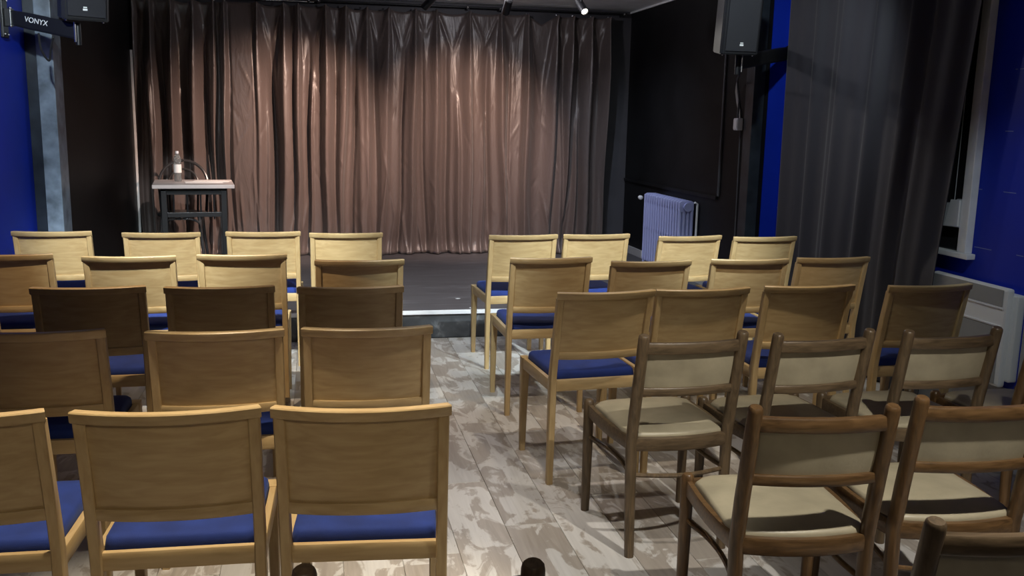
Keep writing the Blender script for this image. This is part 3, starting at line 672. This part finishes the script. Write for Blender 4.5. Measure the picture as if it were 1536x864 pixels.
def beech_chair():
    t = empty('beech_chair')
    for s in (-1, 1):
        xs = s * (HW - .014)
        secs = []
        for z, hx, hy in ((0, .0128, .0135), (.2, .0138, .0165), (.40, .0145, .0195), (.46, .014, .019), (.55, .014, .0175), (.68, .014, .016), (.815, .014, .0145)):
            secs.append(((s * (HW - hx), back_y(z), z), (hx, 0, 0), (0, hy, 0)))
        obj('rear_post', bar(B(), secs), 'beech_v', t, True)
        secs = []
        for z, hx, hy, yo in ((0, .0125, .0125, 0), (.25, .0155, .019, -.006), (.40, .0175, .027, -.0145), (.452, .0175, .0275, -.015)):
            secs.append(((s * (HW - .0178), YF + .010 + yo, z), (hx, 0, 0), (0, hy, 0)))
        obj('front_leg', bar(B(), secs), 'beech_v', t, True)
        obj('side_rail', bar(B(), [((s * (HW - .013), YL + .015, .431), (.011, 0, 0), (0, 0, .024)), ((s * (HW - .014), YF - .02, .425), (.011, 0, 0), (0, 0, .026))]), 'beech_y', t, True)
    N = 14
    def curved(z, hz, hy, k, yoff=0, xm=HW, dip=0):
        secs = []
        for i in range(N + 1):
            x = -xm + 2 * xm * i / N; yb = back_y(z) + bow(x, k) + yoff
            dydx = 2 * k * x / HW ** 2; nn = Vector((-dydx, 1, 0)).normalized()
            tilt = Vector((0, -.19, 1)).normalized()
            secs.append(((x, yb, z - dip * (1 - (x / HW) ** 2)), nn * hy, tilt * hz))
        return bar(B(), secs)
    obj('top_rail', curved(HT - .0145, .0145, .0145, .040), 'beech_h', t, True)
    obj('lower_back_rail', curved(.566, .0165, .010, .030, .003, HW - .026), 'beech_h', t, True)
    # bent plywood panel
    bm = B(); fr, bk = [], []
    zs = [.575 + (.822 - .575) * j / 6 for j in range(7)]
    for i in range(N + 1):
        x = -(HW - .026) + 2 * (HW - .026) * i / N
        fr.append([(x, back_y(z) + bow(x, .030 + .010 * (z - .56) / .27) + .010, z) for z in zs]); bk.append([(x, back_y(z) + bow(x, .030 + .010 * (z - .56) / .27) + .002, z) for z in zs])
    rings(bm, [f_ + b_[::-1] for f_, b_ in zip(fr, bk)]); obj('back_panel', bm, 'beech_h', t, True)
    obj('rear_rail', bar(B(), [((-HW + .024, YL, .431), (0, .010, 0), (0, 0, .024)), ((HW - .024, YL, .431), (0, .010, 0), (0, 0, .024))]), 'beech_h', t, True)
    obj('front_rail', bar(B(), [((-HW + .03, YF - .004, .425), (0, .010, 0), (0, 0, .026)), ((HW - .03, YF - .004, .425), (0, .010, 0), (0, 0, .026))]), 'beech_h', t, True)
    bm = B(); cushion(bm, rrect(-HW + .024, HW - .024, YL + .012, YF - .012, .03), .432, .484, .012, .02); obj('cushion', bm, 'blue_cloth', t, True)
    return t
beech = None
ORD = {1: 'front', 2: 'second', 3: 'third', 4: 'fourth', 5: 'fifth'}
PL = ['nearest the aisle', 'second from the aisle', 'third from the aisle', 'farthest from the aisle']
LEFT = {1: [(.175, 5.564, -.9), (-.303, 5.644, -.8), (-.867, 5.624, -.1), (-1.47, 5.705, -.8)],
        2: [(.204, 4.498, -.6), (-.356, 4.72, -.5), (-.875, 4.698, -.7), (-1.449, 4.797, -.6)],
        3: [(.135, 3.779, -.7), (-.379, 3.831, -1), (-.877, 3.869, .6), (-1.45, 3.936, -.5)],
        4: [(.161, 3.027, -1.7), (-.319, 3.036, -.5), (-.869, 3.09, -.8)],
        5: [(.101, 2.172, -5.3), (-.347, 2.211, -2.1), (-.829, 2.248, -2)]}
RIGHT = {1: [(1.217, 5.427, 2.5), (1.678, 5.441, 2.1), (2.239, 5.33, 5.3), (2.707, 5.274, 1.2)],
         2: [(1.156, 4.503, .3), (1.633, 4.362, 1.2), (2.177, 4.387, -.8), (2.661, 4.409, 1.4)],
         3: [(1.152, 3.573, 4), (1.582, 3.598, 2.7), (2.086, 3.626, -.5), (2.648, 3.589, 2.6)]}
for side, rows in (('left', LEFT), ('right', RIGHT)):
    for row, ch in rows.items():
        for i, (x, y, a) in enumerate(ch):
            if beech is None: beech = beech_chair(); o = beech
            else: o = copy_tree(beech)
            a = R(a); o.rotation_euler.z = a; o.location = (x + math.sin(a) * YT, y - math.cos(a) * YT, 0)
            pl = PL[i] if not (i == len(ch) - 1) else PL[3]
            tag(o, 'pale beech chair, blue seat, %s row %s of aisle, %s' % (ORD[row], side, pl), 'chair', 'beech chairs with blue seats')

# ------------------------------------------------------------------ brown chairs with beige upholstery
PX = .1815; BY, FYb = -.19, .205; TIP = .82; FX = .203
def brown_chair(wh, wv):
    t = empty('upholstered_chair')
    def by(z): return BY - (.075 * (z - .44) / (TIP - .44) if z > .44 else -.0 + .03 * (z - .44) / .44 * 0)
    for s in (-1, 1):
        pts = [(s * (PX - .003), by(0) - .018, 0), (s * (PX - .002), by(.2) - .006, .2), (s * PX, by(.42), .42), (s * PX, by(.55), .55), (s * PX, by(.7), .7), (s * PX, by(.808), .808), (s * PX, by(.816), .816), (s * PX, by(.82), .82)]
        obj('rear_post', tube(B(), pts, [.017, .019, .021, .021, .0205, .020, .0185, .015], 14), wv, t, True)
        pts = [(s * FX, FYb + .004, 0), (s * FX, FYb, .25), (s * FX, FYb, .44), (s * FX, FYb, .452), (s * FX, FYb, .457)]
        obj('front_leg', tube(B(), pts, [.0165, .0195, .0205, .0185, .014], 14), wv, t, True)
        # curved apron at the side
        secs = []
        for k in range(9):
            q = k / 8; secs.append(((s * (PX + .004 + (FX - PX - .006) * q + .010 * math.sin(math.pi * q)), BY + .01 + (FYb - BY - .02) * q, .415), (.010, 0, 0), (0, 0, .024)))
        obj('side_rail', bar(B(), secs), wh, t, True)
        pts = []
        for k in range(13):
            q = k / 12; pts.append((s * (PX + (FX - PX) * q - .028 * math.sin(math.pi * q)), BY + (FYb - BY) * q, .30 + .01 * q))
        obj('stretcher', tube(B(), pts, .0085, 8), wv, t, True)
    def curved(z, hz, hy, k, y0, xm, n=12, rear=1):
        secs = []
        for i in range(n + 1):
            x = -xm + 2 * xm * i / n; secs.append(((x, y0 - k * (1 - (x / xm) ** 2), z), (0, hy, 0), (0, 0, hz)))
        return bar(B(), secs)
    obj('top_rail', curved(.772, .0195, .012, .022, by(.772), PX - .008), wh, t, True)
    obj('lower_back_rail', curved(.612, .0145, .011, .022, by(.612), PX - .008), wh, t, True)
    bm = B(); cols = []; n = 12; xm = PX - .012
    zz = [.612, .63, .66, .70, .73, .755, .775]
    for i in range(n + 1):
        x = -xm + 2 * xm * i / n; yb = -.022 * (1 - (x / xm) ** 2)
        f_ = [(x, by(z) + yb + .018 + .006 * math.sin(math.pi * (z - .612) / .163), z) for z in zz]; b_ = [(x, by(z) + yb + .005 - .003 * math.sin(math.pi * (z - .612) / .163), z) for z in zz]
        cols.append(f_ + b_[::-1])
    rings(bm, cols); obj('back_pad', bm, 'beige', t, True)
    obj('rear_rail', curved(.415, .024, .011, .026, BY - .004, PX - .006), wh, t, True)
    secs = []
    for i in range(11):
        x = -FX + .015 + 2 * (FX - .015) * i / 10; secs.append(((x, FYb + .012 * (1 - (x / FX) ** 2), .415), (0, .011, 0), (0, 0, .024)))
    obj('front_rail', bar(B(), secs), wh, t, True)
    pts = [(-PX + 2 * PX * k / 14, BY - .04 * math.sin(math.pi * k / 14), .30) for k in range(15)]
    obj('stretcher', tube(B(), pts, .0085, 8), wv, t, True)
    # seat pad: trapezoid, curved rear edge, cut front corners
    out = []
    for i in range(9):  # rear edge, left to right
        x = -PX + .004 + 2 * (PX - .004) * i / 8; out.append((x, BY + .006 - .022 * (1 - (x / PX) ** 2)))
    out += [(PX + .012, BY + .06), (FX - .014, FYb - .08), (FX - .010, FYb - .042), (FX - .042, FYb - .006)]
    for i in range(5):
        x = (FX - .06) * (1 - 2 * i / 4) * .92; out.append((x, FYb + .012 * (1 - (x / FX) ** 2)))
    out += [(-FX + .042, FYb - .006), (-FX + .010, FYb - .042), (-FX + .014, FYb - .08), (-PX - .012, BY + .06)]
    bm = B(); cushion(bm, out, .425, .452, .012, .012); obj('seat_pad', bm, 'beige', t, True)
    return t
brown_p = grey_p = None
YTB = BY - .075
BROWN = [  # x, y at the post tips, turn, wood, label
    (1.25, 2.889, 2.4, 'g', 'brown wooden chair, beige pads, fourth row right, standing at the aisle with its legs visible'),
    (1.719, 2.859, 3.8, 'g', 'brown wooden chair with beige pads, fourth row right, second from the aisle'),
    (2.213, 2.843, 1.8, 'g', 'brown wooden chair with beige pads, fourth row right, in front of the panel heater'),
    (2.70, 2.80, 1.5, 'b', 'brown chair cut off at the right picture edge, beside the panel heater'),
    (1.26, 2.067, -6.3, 'b', 'warm brown wooden chair with beige pads, fifth row right, nearest the aisle'),
    (1.745, 2.09, -4, 'b', 'warm brown chair with beige pads, fifth row right, cut off by picture edge'),
    (.153, 1.378, -6.2, 'g', 'brown chair at the bottom picture edge, only its two round post tips showing'),
    (1.275, 1.385, -4, 'g', 'dark brown chair in the bottom right corner, nearest the camera')]
for x, y, a, kind, lab in BROWN:
    if kind == 'g':
        if grey_p is None: grey_p = brown_chair('grey_h', 'grey_v'); o = grey_p
        else: o = copy_tree(grey_p)
    else:
        if brown_p is None: brown_p = brown_chair('brown_h', 'brown_v'); o = brown_p
        else: o = copy_tree(brown_p)
    a = R(a); o.rotation_euler.z = a; o.location = (x + math.sin(a) * YTB, y - math.cos(a) * YTB, 0)
    tag(o, lab, 'chair', 'brown chairs with beige upholstery')
